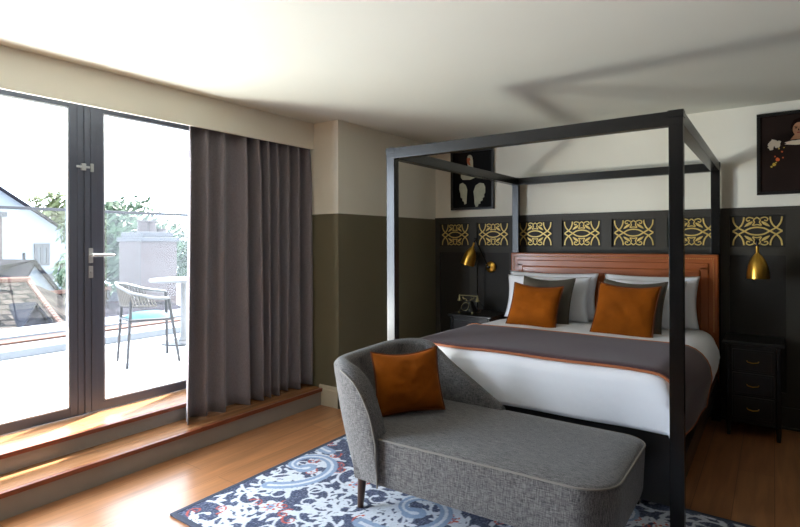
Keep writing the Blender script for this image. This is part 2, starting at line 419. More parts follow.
def house_A():
    t = thing('house', at(40, 300, -30) * Vector((1, 1, 0)).length if False else Vector((-30, 10, -6)), 'large white gabled house with a small two-light window', 'house')
    D = -30
    pts = [at(80, 242, D), at(-45, 161, D), at(-170, 242, D)]
    ev = [Vector((D, pts[0].y, -6)), pts[0], pts[1], pts[2], Vector((D, pts[2].y, -6))]
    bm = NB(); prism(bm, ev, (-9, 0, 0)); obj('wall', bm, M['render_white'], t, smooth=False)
    bm = NB()
    for a, b in ((pts[0], pts[1]), (pts[2], pts[1])):
        u = (b - a).normalized(); a2 = a - u * .3
        n = Vector((0, 0, .10))
        prism(bm, [a2 + Vector((.35, 0, 0)), b + Vector((.35, 0, 0)), b + n + Vector((.35, 0, 0)), a2 + n + Vector((.35, 0, 0))], (-9.6, 0, 0))
    obj('roof', bm, M['slate_roof'], t, smooth=False)
    a = at(37.5, 247.5, D + .05); b = at(46.5, 263, D + .05)
    bm = NB(); q = .14
    box(bm, D - .02, D + .08, a.y - q, b.y + q, a.z, a.z + .2); box(bm, D - .02, D + .08, a.y - q, a.y, b.z, a.z); box(bm, D - .02, D + .08, b.y, b.y + q, b.z, a.z)
    box(bm, D - .02, D + .1, a.y - q, b.y + q, b.z - .12, b.z); m_ = (a.y + b.y) / 2; box(bm, D - .02, D + .07, m_ - .06, m_ + .06, b.z, a.z)
    w_ = obj('window', bm, M['stone_trim'], t, smooth=False)
    bm = NB(); box(bm, D - .01, D + .03, a.y, b.y, b.z, a.z); obj('pane', bm, M['window_dark'], w_, smooth=False)
    a = at(43, 274, D); bm = NB(); box(bm, D - .02, D + .12, a.y - .05, a.y + .45, a.z - .3, a.z); obj('window', bm, M['stone_trim'], t, smooth=False)
house_A()

def house_B():
    A = at(33, 264, -22); Rr = at(58, 294, -22.3); L = at(17, 287, -21.4)
    Ab = at(-70, 262, -26); Lb = at(-70, 288, -25); Rb = Vector((Rr.x - 4, Rr.y - 6, Rr.z))
    t = thing('house', Vector((A.x, A.y, -6)), 'small white gabled annexe with grey slate roof before the large house', 'house')
    bm = NB(); dn = lambda p: Vector((p.x, p.y, -6))
    poly(bm, [A, L, dn(L), dn(Rr), Rr]); poly(bm, [L, Lb, dn(Lb), dn(L)]); poly(bm, [Rr, dn(Rr), dn(Rb), Rb])
    poly(bm, [Lb, Ab, Rb, dn(Rb), dn(Lb)])
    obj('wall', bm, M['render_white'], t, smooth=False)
    bm = NB(); u = Vector((0, 0, .12)); o = (A - Ab).normalized() * .12
    prism(bm, [A + o, L + o - u, Lb - u, Ab], u); prism(bm, [A + o, Ab, Rb, Rr + o], u * 1.3)
    obj('roof', bm, M['slate_roof'], t, smooth=False)
    bm = NB(); p = at(24, 262, -23); lathe(bm, [(.05, 0), (.05, .35)], Matrix.Translation(p), 8); lathe(bm, [(.12, .3), (.1, .6)], Matrix.Translation(p), 8) if False else None
    obj('ridge_finial', bm, M['lead'], t)
house_B()

def roof_C():
    t = thing('tiled_roof', Vector((-12, 4, -2)), 'weathered tiled hip roof with a small dark dormer', 'roof')
    a = at(-60, 284, -14); b = at(28, 281, -14); c = at(68, 334, -10.2); d = at(-60, 343, -10.2); e = at(84, 306, -17)
    dn = lambda p: Vector((p.x, p.y, -4))
    bm = NB(); poly(bm, [a, b, c, d]); poly(bm, [b, e, c])
    # thickness and body under the roof
    poly(bm, [d, c, dn(c), dn(d)]); poly(bm, [c, e, dn(e), dn(c)]); poly(bm, [a, d, dn(d), dn(a)]); poly(bm, [a, b, e, dn(e), dn(a)])
    bmesh.ops.remove_doubles(bm, verts=bm.verts, dist=.001)
    o = obj('tile_slope', bm, ROOF_TILE, t, smooth=False)
    bm = NB()
    for i in range(26):
        p = a.lerp(b, (i + .5) / 26); q = a.lerp(b, (i + 1.4) / 26)
        tube(bm, [p, q], [.09, .11], 8)
    for i in range(22):
        p = b.lerp(c, (i + .0) / 22); q = b.lerp(c, (i + .95) / 22)
        tube(bm, [p, q], [.05, .06], 8)
    obj('ridge_tile', bm, M['terracotta'], t)
    # dormer
    f0 = at(20, 331, -10.6); f1 = at(34, 306, -10.9); f2 = at(53, 329, -10.6)
    g0 = at(1, 331, -11.6) ; g1 = at(9, 306, -12.2)
    bm = NB(); prism(bm, [f1 + Vector((.1, 0, .03)), f0 + Vector((.1, 0, .03)), g0 + Vector((.4, 0, 0)), g1], (0, 0, .05))
    prism(bm, [f1 + Vector((.1, 0, .03)), f2 + Vector((.1, 0, .03)), f2 + Vector((-1.2, 0, .3)), g1], (0, 0, .05))
    dm = obj('dormer_hood', bm, M['lead'], t, smooth=False, label='dark lead covered dormer hood')
    bm = NB(); prism(bm, [f0, f1, f2], (-.12, 0, 0)); obj('dormer_gable', bm, M['slate_roof'], t, smooth=False)
    bm = NB(); tube(bm, [f0 + Vector((0, 0, .02)), f0 + Vector((0, 0, -.35))], .03); tube(bm, [f2 + Vector((0, 0, .02)), f2 + Vector((0, 0, -.35))], .03)
    obj('dormer_post', bm, M['lead'], t)
ROOF_TILE = brick_mat('roof_tile', S(66, 60, 55), S(46, 41, 39), S(9, 8, 8), .42, .34, .05, rough=.95, spec=.05, rot=(0, 0, R(90)), grain=(1.5, 1.5, 1.5), bump=.6, grain_amt=.4)
roof_C()
def roof_D():
    t = thing('tiled_roof', Vector((-18, 7, -2)), 'low mossy tiled roof behind the dormer roof, under the white annexe', 'roof')
    a = at(36, 295, -19.5); b = at(110, 289, -19.5); c = at(110, 332, -16); d = at(36, 332, -16)
    dn = lambda p: Vector((p.x, p.y, -4))
    bm = NB(); poly(bm, [a, b, c, d]); poly(bm, [d, c, dn(c), dn(d)]); poly(bm, [a, dn(a), dn(b), b]); poly(bm, [a, d, dn(d), dn(a)]); poly(bm, [b, dn(b), dn(c), c])
    bmesh.ops.remove_doubles(bm, verts=bm.verts, dist=.001)
    obj('tile_slope', bm, ROOF_TILE, t, smooth=False)
    bm = NB()
    for i in range(20):
        p = a.lerp(b, (i + .1) / 20); q = a.lerp(b, (i + .95) / 20); tube(bm, [p, q], [.10, .12], 8)
    obj('ridge_tile', bm, M['terracotta'], t)
roof_D()
def roof_E():
    t = thing('slate_roof_house', Vector((-12, 10, -2)), 'blue grey slate roof seen behind the terrace chair', 'roof')
    a = at(113, 292, -14); b = at(150, 291, -14); c = at(205, 318, -11.5); d = at(98, 322, -11.5)
    dn = lambda p: Vector((p.x, p.y, -4))
    bm = NB(); poly(bm, [a, b, c, d]); poly(bm, [d, c, dn(c), dn(d)]); poly(bm, [a, dn(a), dn(b), b]); poly(bm, [a, d, dn(d), dn(a)]); poly(bm, [b, dn(b), dn(c), c])
    bmesh.ops.remove_doubles(bm, verts=bm.verts, dist=.001)
    obj('slope', bm, M['slate_roof'], t, smooth=False)
roof_E()
t = thing('brick_chimney', at(159, 300, -13) * 1, 'broad pale brick chimney stack with clay pots between the trees', 'chimney')
a = at(141, 234, -13); b = at(177, 330, -13)
bm = NB(); box(bm, -14.1, -13, a.y, b.y, b.z, a.z - .16); obj('stack', bm, M['brick'], t, smooth=False)
bm = NB(); box(bm, -14.2, -12.9, a.y - .03, b.y + .03, a.z - .19, a.z - .08, .02); box(bm, -14.12, -12.98, a.y + .05, b.y - .1, a.z - .08, a.z + .06, .02); obj('cap', bm, M['stone_trim'], t)
for k, f in enumerate((.33, .55, .85)):
    bm = NB(); p = Vector((-13.5, a.y + (b.y - a.y) * f, a.z + .04)); h_ = .34 if k < 2 else .12
    lathe(bm, [(.14, 0), (.12, h_ * .8), (.15, h_ * .85), (.15, h_)], Matrix.Translation(p), 12); obj('chimney_pot', bm, M['brick'], t)
t = thing('brick_chimney', at(-2, 262, -27), 'reddish brick chimney edge at the far left in front of the white house', 'chimney')
a = at(-14, 216, -27); b = at(2.5, 300, -27); bm = NB(); box(bm, -28, -27, a.y, b.y, b.z, a.z); obj('stack', bm, M['brick'], t, smooth=False)
bm = NB(); box(bm, -28.1, -26.9, a.y - .1, b.y + .15, a.z - .02, a.z + .2); obj('cap', bm, M['stone_trim'], t, smooth=False)

rnd = random.Random(5)
def tree(cx, cy, cz, r, h, label, lm, n=2600, ls=.3, zb=-6):
    t = thing('broadleaf_tree', Vector((cx, cy, zb)), label, 'tree', 'trees beyond the terrace')
    lumps = []
    for k in range(16):
        a = rnd.uniform(0, 2 * PI); q = rnd.uniform(.1, .75); lumps.append((Vector((cx + r * q * math.cos(a), cy + r * q * math.sin(a), cz + h * rnd.uniform(-.7, .75) * (1.1 - q * .6))), r * rnd.uniform(.28, .48)))
    bm = NB()
    for k in range(n):
        c, rr = lumps[k % 16]
        d = Vector((rnd.gauss(0, 1), rnd.gauss(0, 1), rnd.gauss(0, 1))).normalized()
        p = c + d * rr * rnd.uniform(.7, 1.05)
        n1 = (d + Vector((rnd.uniform(-1, 1), rnd.uniform(-1, 1), rnd.uniform(-1, 1))) * .8).normalized()
        u = n1.orthogonal().normalized() * ls * rnd.uniform(.6, 1.2); v = n1.cross(u).normalized() * ls * .5
        bm.faces.new([bm.verts.new(q_) for q_ in (p - u, p - v * .8, p + u, p + v * .8)])
    obj('foliage', bm, lm, t, smooth=False, kind='stuff')
    bm = NB(); tube(bm, [(cx, cy, zb), (cx + .1, cy, cz - h * .5), (cx, cy, cz + h * .2)], [.35, .25, .1], 8)
    for c, rr in lumps[:6]: tube(bm, [Vector((cx, cy, cz - h * .4)), c], [.12, .04], 6)
    obj('trunk', bm, M['bark'], t)
p = at(120, 250, -20); tree(p.x, p.y, p.z, 2.0, 1.75, 'dense green tree left of the broad brick chimney', M['leaf'], ls=.17, n=4200)
p = at(196, 254, -27); tree(p.x, p.y, p.z, 1.9, 1.8, 'pale green tree between the brick chimney and the curtain', M['leaf'], ls=.17, n=3400)
p = at(66, 226, -38); tree(p.x, p.y, p.z, 2.6, 2.2, 'lime green tree rising behind the large white gable', M['leaf_lime'], ls=.3, n=2600)

# terrace chair
def terrace_chair():
    t = thing('terrace_chair', (-4.93, 2.66, ZT - .01), 'rope-backed metal armchair outside on the terrace', 'chair')
    z0 = ZT - .01
    lf = [(-4.80, 2.42), (-5.20, 2.53), (-4.69, 2.87), (-5.16, 3.02)]
    tops = [(-4.93, 2.53, .89), (-5.13, 2.55, .98), (-4.72, 2.78, .86), (-5.06, 2.95, .90)]
    for i, ((x, y), tp) in enumerate(zip(lf, tops)):
        bm = NB(); tube(bm, [(x, y, z0), tuple(tp)], [.012, .016], 8); obj('leg', bm, M['chair_metal'] , t)
    # arm/back rail: one bent tube from the front left arm round the back to the other arm
    ctrl = [(-4.72, 2.78, .865), (-4.76, 2.64, .88), (-4.90, 2.50, .93), (-5.05, 2.46, .99), (-5.17, 2.50, 1.01), (-5.22, 2.62, .99), (-5.2, 2.8, .93), (-5.06, 2.95, .90)]
    bm = NB(); tube(bm, ctrl, .014, 8); obj('arm_rail', bm, M['table_white'], t)
    low = [(a[0] + (.02 if a[0] > -5 else .02), a[1] + .03, .80) for a in ctrl[1:-1]]
    bm = NB()
    hi = [Vector(c) for c in ctrl[1:-1]]; lo = [Vector(c) for c in low]
    def lerpP(L, s):
        s *= len(L) - 1; i = min(int(s), len(L) - 2); return L[i].lerp(L[i + 1], s - i)
    for k in range(34): tube(bm, [lerpP(hi, k / 33), lerpP(lo, k / 33)], .007, 5)
    tube(bm, lo, .009, 6)
    obj('rope_back', bm, M['rope'], t)
    zs = .67
    cs = [Vector(l).to_3d().lerp(Vector((tp[0], tp[1], 0)), .6) for l, tp in zip([Vector((a, b, 0)) for a, b in lf], tops)]
    q = [Vector((c.x, c.y, zs)) for c in (cs[0], cs[2], cs[3], cs[1])]
    bm = NB()
    for a, b in zip(q, q[1:] + q[:1]): tube(bm, [a, b], .014, 6)
    obj('seat_frame', bm, M['chair_metal'], t)
    bm = NB(); cen = sum(q, Vector()) / 4
    def pad(u, v):
        a = q[0].lerp(q[1], u).lerp(q[3].lerp(q[2], u), v); a = cen + (a - cen) * .93
        return a + Vector((0, 0, .012 + .05 * (1 - (2 * u - 1) ** 4) * (1 - (2 * v - 1) ** 4)))
    grid(bm, pad, 12, 12); prism(bm, [cen + (p_ - cen) * .93 for p_ in q], (0, 0, .013)); obj('seat_pad', bm, M['aqua'], t)
terrace_chair()
t = thing('terrace_table', (-5.55, 3.45, ZT - .01), 'white round pedestal table outside beside the armchair', 'table')
bm = NB(); lathe(bm, [(.36, .955), (.365, .97), (.36, .985)], Matrix.Translation((-5.55, 3.45, 0)), 40); obj('table_top', bm, M['table_white'], t)
bm = NB(); lathe(bm, [(.12, .0), (.05, .03), (.035, .1), (.035, .70), (.1, .708)], Matrix.Translation((-5.55, 3.45, ZT - .01)), 20); obj('pedestal', bm, M['table_white'], t)
bm = NB(); lathe(bm, [(.24, 0), (.24, .012), (.1, .03)], Matrix.Translation((-5.55, 3.45, ZT - .01)), 32); obj('foot', bm, M['chair_metal'], t)

# ------------------------------------------------------------------ curtain
def curtain():
    bm = NB(); y0, y1 = 2.10, 3.255; zb, zt = .150, 2.36
    rr = random.Random(3); ph = [rr.uniform(0, 6.28) for _ in range(6)]
    n = 320
    def P(u, v, off=0):
        s = u; z = zb + (zt - zb) * v
        w_ = s * 9.0 + .30 * math.sin(s * 7 + ph[0]) + .10 * math.sin(s * 17 + ph[1])
        amp = .060 + .016 * math.sin(s * 11 + ph[2])
        amp *= (1.0 - .35 * smoothstep(.8, 1, v))
        d = math.sin(2 * PI * w_) ; d = math.copysign(abs(d) ** .8, d)
        x = -3.335 + amp * d + .010 * math.sin(6 * s * 6.28 + 3 * v) * (1 - v) + off
        y = y0 + (y1 - y0) * s + .012 * math.cos(2 * PI * w_ * 1 + .6) + .02 * (1 - v) * math.sin(s * 9 + ph[3])
        if s < .12: y += -.03 * (1 - v) * (1 - s / .12)
        zz = z + (.006 * math.sin(s * 30 + ph[4]) + .008) * (1 - v)
        return Vector((x, y, zz))
    vs = grid(bm, lambda u, v: P(u, v), n, 26)
    return obj('curtain', bm, M['curtain'], smooth=True, angle=180)
cu = curtain()
md = cu.modifiers.new('thickness', 'SOLIDIFY'); md.thickness = .006
tag(cu, 'full-length mauve grey curtain hanging beside the glazed doors', 'curtain')
bm = NB(); box(bm, -3.35, -3.32, YB + .1, YP - .05, 2.372, 2.392, .003)
for k in range(9): 
    y = 2.14 + k * .13; tube(bm, [(-3.335, y, 2.375), (-3.335, y, 2.352)], .004, 6)
box(bm, -3.345, -3.325, 2.5, 2.52, 2.39, ZC)
tr_ = obj('curtain_track', bm, M['chrome'], smooth=False); tag(tr_, 'slim metal curtain track above the grey curtain behind the pelmet', 'curtain track')

# ------------------------------------------------------------------ rug
def rug():
    x0, x1, y0, y1 = -2.49, .95, 1.51, 3.03
    nx, ny = 640, 290
    W, H = x1 - x0, y1 - y0
    light = np.zeros((ny, nx)); mid = np.zeros((ny, nx)); red = np.zeros((ny, nx))
    X, Y = np.meshgrid(np.linspace(0, W, nx), np.linspace(0, H, ny))
    def stamp(F_, x, y, r, val=1):
        i0, i1 = int((x - r) / W * nx), int((x + r) / W * nx) + 2; j0, j1 = int((y - r) / H * ny), int((y + r) / H * ny) + 2
        i0, j0 = max(i0, 0), max(j0, 0); i1, j1 = min(i1, nx), min(j1, ny)
        if i1 <= i0 or j1 <= j0: return
        d = (X[j0:j1, i0:i1] - x) ** 2 + (Y[j0:j1, i0:i1] - y) ** 2 < r * r
        F_[j0:j1, i0:i1][d] = val
    rg = random.Random(11)
    def scroll(F_, x, y, a, size, w0, curl, n=90, val=1, leaves=True):
        """a stem that curls up into a spiral with leaves off its outer side"""
        px, py = x, y; L = size * 3.0 / n
        for k in range(n):
            s = k / n
            a += curl * (.045 + .085 * s ** 1.5) * 90 / n
            px += L * (1 - s * .5) * math.cos(a); py += L * (1 - s * .5) * math.sin(a)
            stamp(F_, px, py, w0 * (1.0 - .45 * s) + (.7 * w0 if s > .95 else 0), val)
            if leaves and k % 12 == 5 and s < .62:
                b = a - curl * 1.15; lx, ly = px, py
                for q in range(14):
                    b += curl * .085
                    lx += .0042 * size / .2 * math.cos(b); ly += .0042 * size / .2 * math.sin(b)
                    stamp(F_, lx, ly, w0 * 1.5 * math.sin((q + 2) / 16 * PI) ** .9, val)
    def flower(x, y, r):
        for k in range(6):
            a = k * PI / 3 + .3
            stamp(light, x + r * math.cos(a), y + r * math.sin(a), r * .52)
        for k in range(6):
            a = k * PI / 3 + .8
            stamp(red, x + r * .75 * math.cos(a), y + r * .75 * math.sin(a), r * .2)
        stamp(mid, x, y, r * .45); stamp(light, x, y, r * .45, 0); stamp(red, x, y, r * .2)
    # sprinkled small scrolls on a jittered grid, large pale ones on top
    for gx in np.arange(.05, W, .135):
        for gy in np.arange(.05, H, .13):
            x, y = gx + rg.uniform(-.05, .05), gy + rg.uniform(-.05, .05)
            scroll(light, x, y, rg.uniform(0, 6.28), rg.uniform(.17, .24), .0095, rg.choice((-1, 1)), 90)
            if rg.random() < .3: scroll(red, x + .03, y - .04, rg.uniform(0, 6.28), .08, .0065, rg.choice((-1, 1)), 40, leaves=False)
    for gx in np.arange(.3, W, .58):
        for gy in (.28, .78, 1.27):
            flower(gx + rg.uniform(-.06, .06) + (.29 if gy == .78 else 0), gy + rg.uniform(-.04, .04), .045)
    for gx in np.arange(.15, W, .62):
        for gy, c in ((.45, 1), (1.02, -1)):
            x, y = gx + rg.uniform(-.05, .05), gy + rg.uniform(-.05, .05)
            a = rg.uniform(-.5, .5) + (0 if c > 0 else 3.1)
            scroll(mid, x, y, a, .46, .042, c, 110, val=1, leaves=False)
            scroll(light, x, y, a, .46, .042, c, 110, val=0, leaves=False)
            scroll(red, x, y, a, .46, .042, c, 110, val=0, leaves=False)
            scroll(light, x, y, a, .46, .012, c, 110, leaves=False)
    rn = np.random.RandomState(2); nz = rn.rand(ny, nx)
    base = np.array(S(74, 82, 108)[:3]); lt = np.array(S(206, 212, 222)[:3]); md_ = np.array(S(138, 158, 188)[:3]); rd = np.array(S(186, 84, 66)[:3]); dk = np.array(S(48, 54, 76)[:3])
    col = np.ones((ny, nx, 3)) * base
    col[nz > .72] = dk; col[nz < .12] = np.array(S(120, 128, 150)[:3])
    col[mid > 0] = md_; col[light > 0] = lt; col[(red > 0) & (nz > .2)] = rd
    col *= (0.88 + .24 * rn.rand(ny, nx))[..., None]
    ys, xs_ = np.meshgrid(np.linspace(y0, y1, ny), np.linspace(x0, x1, nx), indexing='ij')
    co = np.stack([xs_, ys, np.full_like(xs_, .012)], -1).reshape(-1, 3)
    idx = np.arange(ny * nx).reshape(ny, nx)
    f = np.stack([idx[:-1, :-1], idx[:-1, 1:], idx[1:, 1:], idx[1:, :-1]], -1).reshape(-1, 4)
    me = bpy.data.meshes.new('pile')
    me.vertices.add(len(co)); me.vertices.foreach_set('co', co.ravel())
    me.loops.add(f.size); me.loops.foreach_set('vertex_index', f.ravel().astype(np.int32))
    me.polygons.add(len(f)); me.polygons.foreach_set('loop_start', np.arange(0, f.size, 4, dtype=np.int32))
    me.update(); me.validate()
    ca = me.color_attributes.new('pattern', 'FLOAT_COLOR', 'POINT')
    ca.data.foreach_set('color', np.concatenate([col.reshape(-1, 3), np.ones((ny * nx, 1))], 1).ravel().astype(np.float32))
    m = mat('rug_pile', S(120, 126, 140), .95, bump=.4, bscale=300, sheen=.15, spec=.1)
    n_ = m.node_tree.nodes.new('ShaderNodeVertexColor'); n_.layer_name = 'pattern'
    m.node_tree.links.new(n_.outputs[0], m.node_tree.nodes['Principled BSDF'].inputs['Base Color'])
    t = thing('patterned_rug', (-.8, 2.27, 0), 'blue grey rug with pale scrollwork and red flecks at the foot of the bed', 'rug')
    obj('pile', me, m, t, smooth=False)
    bm = NB(); e = .028
    box(bm, x0 - e, x1 + e, y0 - e, y0, .001, .014, .004); box(bm, x0 - e, x1 + e, y1, y1 + e, .001, .014, .004)
    box(bm, x0 - e, x0, y0 - e, y1 + e, .001, .0142, .004); box(bm, x1, x1 + e, y0 - e, y1 + e, .001, .0142, .004)
    box(bm, x0, x1, y0, y1, .001, .010)
    obj('bound_edge', bm, M['rug_edge'], t, label='dark slate blue bound edge')
rug()

# ------------------------------------------------------------------ four-poster bed
BX0, BX1, BY0, BY1, BZ = -2.045, -.338, 2.709, 4.765, 2.003
bed = thing('four_poster_bed', ((BX0 + BX1) / 2, 3.7, 0), 'king-size bed with tall square black four-poster canopy frame and tan leather headboard', 'bed')
PW, PD = .060, .052
for (x, y) in ((BX0, BY0), (BX1 - PW, BY0), (BX0, BY1 - PD - .0), (BX1 - PW, BY1 - PD)):
    zb = .015 if y < 3.03 else .001
    bm = NB(); box(bm, x, x + PW, y, y + PD, zb, BZ - .012, .002); obj('post', bm, M['black_metal'], bed)
def rail(x0, x1, y0, y1):
    bm = NB(); box(bm, x0, x1, y0, y1, BZ - .066, BZ, .002); obj('canopy_rail', bm, M['black_metal'], bed)
rail(BX0 - .001, BX1 + .001, BY0 - .001, BY0 + PD + .001); rail(BX0 - .001, BX1 + .001, BY1 - PD - .001, BY1 + .001)
rail(BX0, BX0 + PW, BY0 + PD, BY1 - PD); rail(BX1 - PW, BX1, BY0 + PD, BY1 - PD)
for x in (BX0, BX1 - PW):
    for y, s in ((BY0, -1), (BY1 - PD, -1)):
        bm = NB(); box(bm, x - .003, x + PW + .003, y - .004, y + PD + .004, BZ - .03, BZ + .003, .001); obj('corner_bracket', bm, M['black_metal'], bed)
bm = NB(); box(bm, BX0 + .06, BX1 - .06, 2.83, 4.60, .10, .455, .01)
box(bm, BX0 + .012, BX0 + .045, BY0 + .05, 4.72, .24, .36, .004); box(bm, BX1 - .045, BX1 - .012, BY0 + .05, 4.72, .24, .36, .004)
obj('bed_base', bm, M['black_wood'], bed)
for x in (BX0 + .25, BX1 - .3):
    for y in (2.95, 4.45):
        bm = NB(); box(bm, x, x + .06, y, y + .06, .001 if y > 3.06 else .015, .1, .004); obj('leg', bm, M['black_wood'], bed)
bm = NB(); box(bm, BX0 + .10, BX1 - .10, 2.85, 4.61, .456, .655, .05, 4); obj('mattress', bm, M['linen'], bed)

# headboard
hx0, hx1, hz1, hy = -2.037, -.342, 1.292, 4.70
bm = NB(); box(bm, hx0, hx1, 4.655, hy, .30, hz1, .012, 3); hb = obj('headboard', bm, M['leather'], bed, label='tan leather headboard with studded border')
def ring(bm, x0, x1, z0, z1, w_, y0, y1, bev):
    box(bm, x0, x1, y0, y1, z1 - w_, z1, bev, 3); box(bm, x0, x0 + w_, y0, y1, z0, z1 - w_ * .5, bev, 3); box(bm, x1 - w_, x1, y0, y1, z0, z1 - w_ * .5, bev, 3)
bm = NB(); ring(bm, hx0 + .066, hx1 - .066, .32, hz1 - .066, .060, 4.643, 4.66, .008)
obj('border_roll', bm, M['leather'], hb)
bm = NB(); box(bm, hx0 + .118, hx1 - .118, 4.630, 4.66, .34, hz1 - .118, .016, 4); obj('centre_panel', bm, M['leather'], hb)
def nail_row(bm, a, b, n):
    for k in range(n):
        p = Vector(a).lerp(Vector(b), k / (n - 1))
        lathe(bm, [(.0058, 0), (.005, .003), (.0018, .005)], Matrix.Translation(p) @ Matrix.Rotation(PI / 2, 4, 'X'), 6)
for off in (.033,):
    z1 = hz1 - off; a, b = hx0 + off, hx1 - off
    bm = NB()
    nail_row(bm, (a, 4.655, z1), (b, 4.655, z1), int((b - a) / .014)); nail_row(bm, (a, 4.655, z1), (a, 4.655, .7), 40); nail_row(bm, (b, 4.655, z1), (b, 4.655, .7), 40)
    obj('nailhead_trim', bm, M['nail'], hb, label='row of small brass nailheads')

# duvet: soft rounded sheet over the mattress, bulging between the posts
dx0, dx1, dy0, dy1, dzt, dzb, dr = -1.975, -.405, 2.806, 4.60, .745, .457, .085
def dtop(x, y):
    return dzt - .03 * smoothstep(3.9, 4.6, y) + .006 * noise.noise(Vector((x * 3, y * 3, 1))) 
def bulge(y):
    return smoothstep(2.78, 3.95, y) ** .7 * (1 - .5 * smoothstep(4.3, 4.6, y))
def section(y, off=0., n_side=10, n_top=46, zb=None, zbr=None):
    """cross-section of the duvet at y from the left hem over the top to the right hem"""
    b = bulge(y) * .095
    zl = dzb if zb is None else zb; zr = dzb if zbr is None else zbr
    xl, xr_ = dx0 - b * .45, dx1 + b
    # round over the foot edge
    t = max(0, min(1, (y - dy0) / dr)); drop = dr - math.sqrt(max(0, dr * dr - (dr * (1 - t)) ** 2))
    rr = dr + bulge(y) * .07
    pts = []
    def ztop(x): return dtop(x, y) - drop
    for i in range(n_side):
        s = i / n_side; z = zl + (ztop(xl) - rr - zl) * s
        f = math.sin(s * 5 + y * 9) * .004
        pts.append((xl - off + f + .012 * (1 - s) * bulge(y), z))
    for i in range(7):
        a = PI - i / 6 * PI / 2
        pts.append((xl + rr + (rr + off) * math.cos(a), ztop(xl) - rr + (rr + off) * math.sin(a)))
    for i in range(1, n_top):
        x = xl + rr + (xr_ - xl - 2 * rr) * i / n_top; pts.append((x, ztop(x) + off))
    for i in range(7):
        a = PI / 2 - i / 6 * PI / 2
        pts.append((xr_ - rr + (rr + off) * math.cos(a), ztop(xr_) - rr + (rr + off) * math.sin(a)))
    for i in range(1, n_side + 1):
        s = i / n_side; z = ztop(xr_) - rr + (zr - (ztop(xr_) - rr)) * s
        f = math.sin(s * 4 + y * 11) * .006
        pts.append((xr_ + off + f - .05 * s * bulge(y) * 0 - .03 * s ** 2 * bulge(y) + 0, z))
    return pts
bm = NB()
ys = [dy0 + dr * (1 - math.cos(k / 8 * PI / 2)) for k in range(8)] + list(np.linspace(dy0 + dr, dy1, 60))
rows = []
for y in ys:
    rows.append([bm.verts.new((x, y + .004 * noise.noise(Vector((x * 4, y * 2, z * 4))), z + .004 * noise.noise(Vector((x * 5, y * 5, z * 3))))) for x, z in section(y)])
# front drop
npt = len(rows[0]); front = []
NF = 9
for j in range(NF, 0, -1):
    row = []
    for i in range(npt):
        v = rows[0][i].co; zf = v.z + (dzb - v.z) * j / NF
        wv = .007 * math.sin(v.x * 5 + 1) * j / NF + .004 * math.sin(v.x * 13) * j / NF
        row.append(bm.verts.new((v.x, dy0 - .004 - wv - .006 * math.sin(j / NF * PI), zf)))
    front.append(row)
rows = front + rows
for a, b in zip(rows, rows[1:]):
    for i in range(npt - 1): bm.faces.new((a[i], a[i + 1], b[i + 1], b[i]))
bmesh.ops.remove_doubles(bm, verts=bm.verts, dist=.0005)
dv = obj('duvet', bm, M['linen'], angle=180); tag(dv, 'smooth white duvet covering the four-poster bed', 'duvet')
md = dv.modifiers.new('thickness', 'SOLIDIFY'); md.thickness = .012; md.offset = -1

def ribbon(y0, y1, off, zb, zbr, n, name, m, parent=None):
    bm = NB(); rows = [[bm.verts.new((x, y, z)) for x, z in section(y, off, zb=zb, zbr=zbr)] for y in np.linspace(y0, y1, n)]
    for a, b in zip(rows, rows[1:]):
        for i in range(len(a) - 1): bm.faces.new((a[i], a[i + 1], b[i + 1], b[i]))
    return obj(name, bm, m, parent, angle=180)
rn_ = thing('bed_runner', (-1.2, 3.1, .75), 'dark plum quilted bed runner with copper piping across the foot of the duvet', 'bed runner')
rb = ribbon(2.845, 3.62, .012, .44, .40, 26, 'runner_cloth', M['runner'], rn_)
md = rb.modifiers.new('thickness', 'SOLIDIFY'); md.thickness = .01; md.offset = 0
for y in (2.843, 3.622):
    bm = NB(); tube(bm, [(x, y, z) for x, z in section(y, .014, zb=.44, zbr=.40)], .0075, 6); obj('copper_piping', bm, M['copper_trim'], rn_, label='copper orange piping')
bm = NB(); e = section(2.9, .014, zb=.44, zbr=.40)
tube(bm, [(section(y, .014, zb=.44, zbr=.40)[-1][0], y, .40) for y in np.linspace(2.843, 3.622, 20)], .006, 6); obj('copper_piping', bm, M['copper_trim'], rn_, label='copper orange piping')

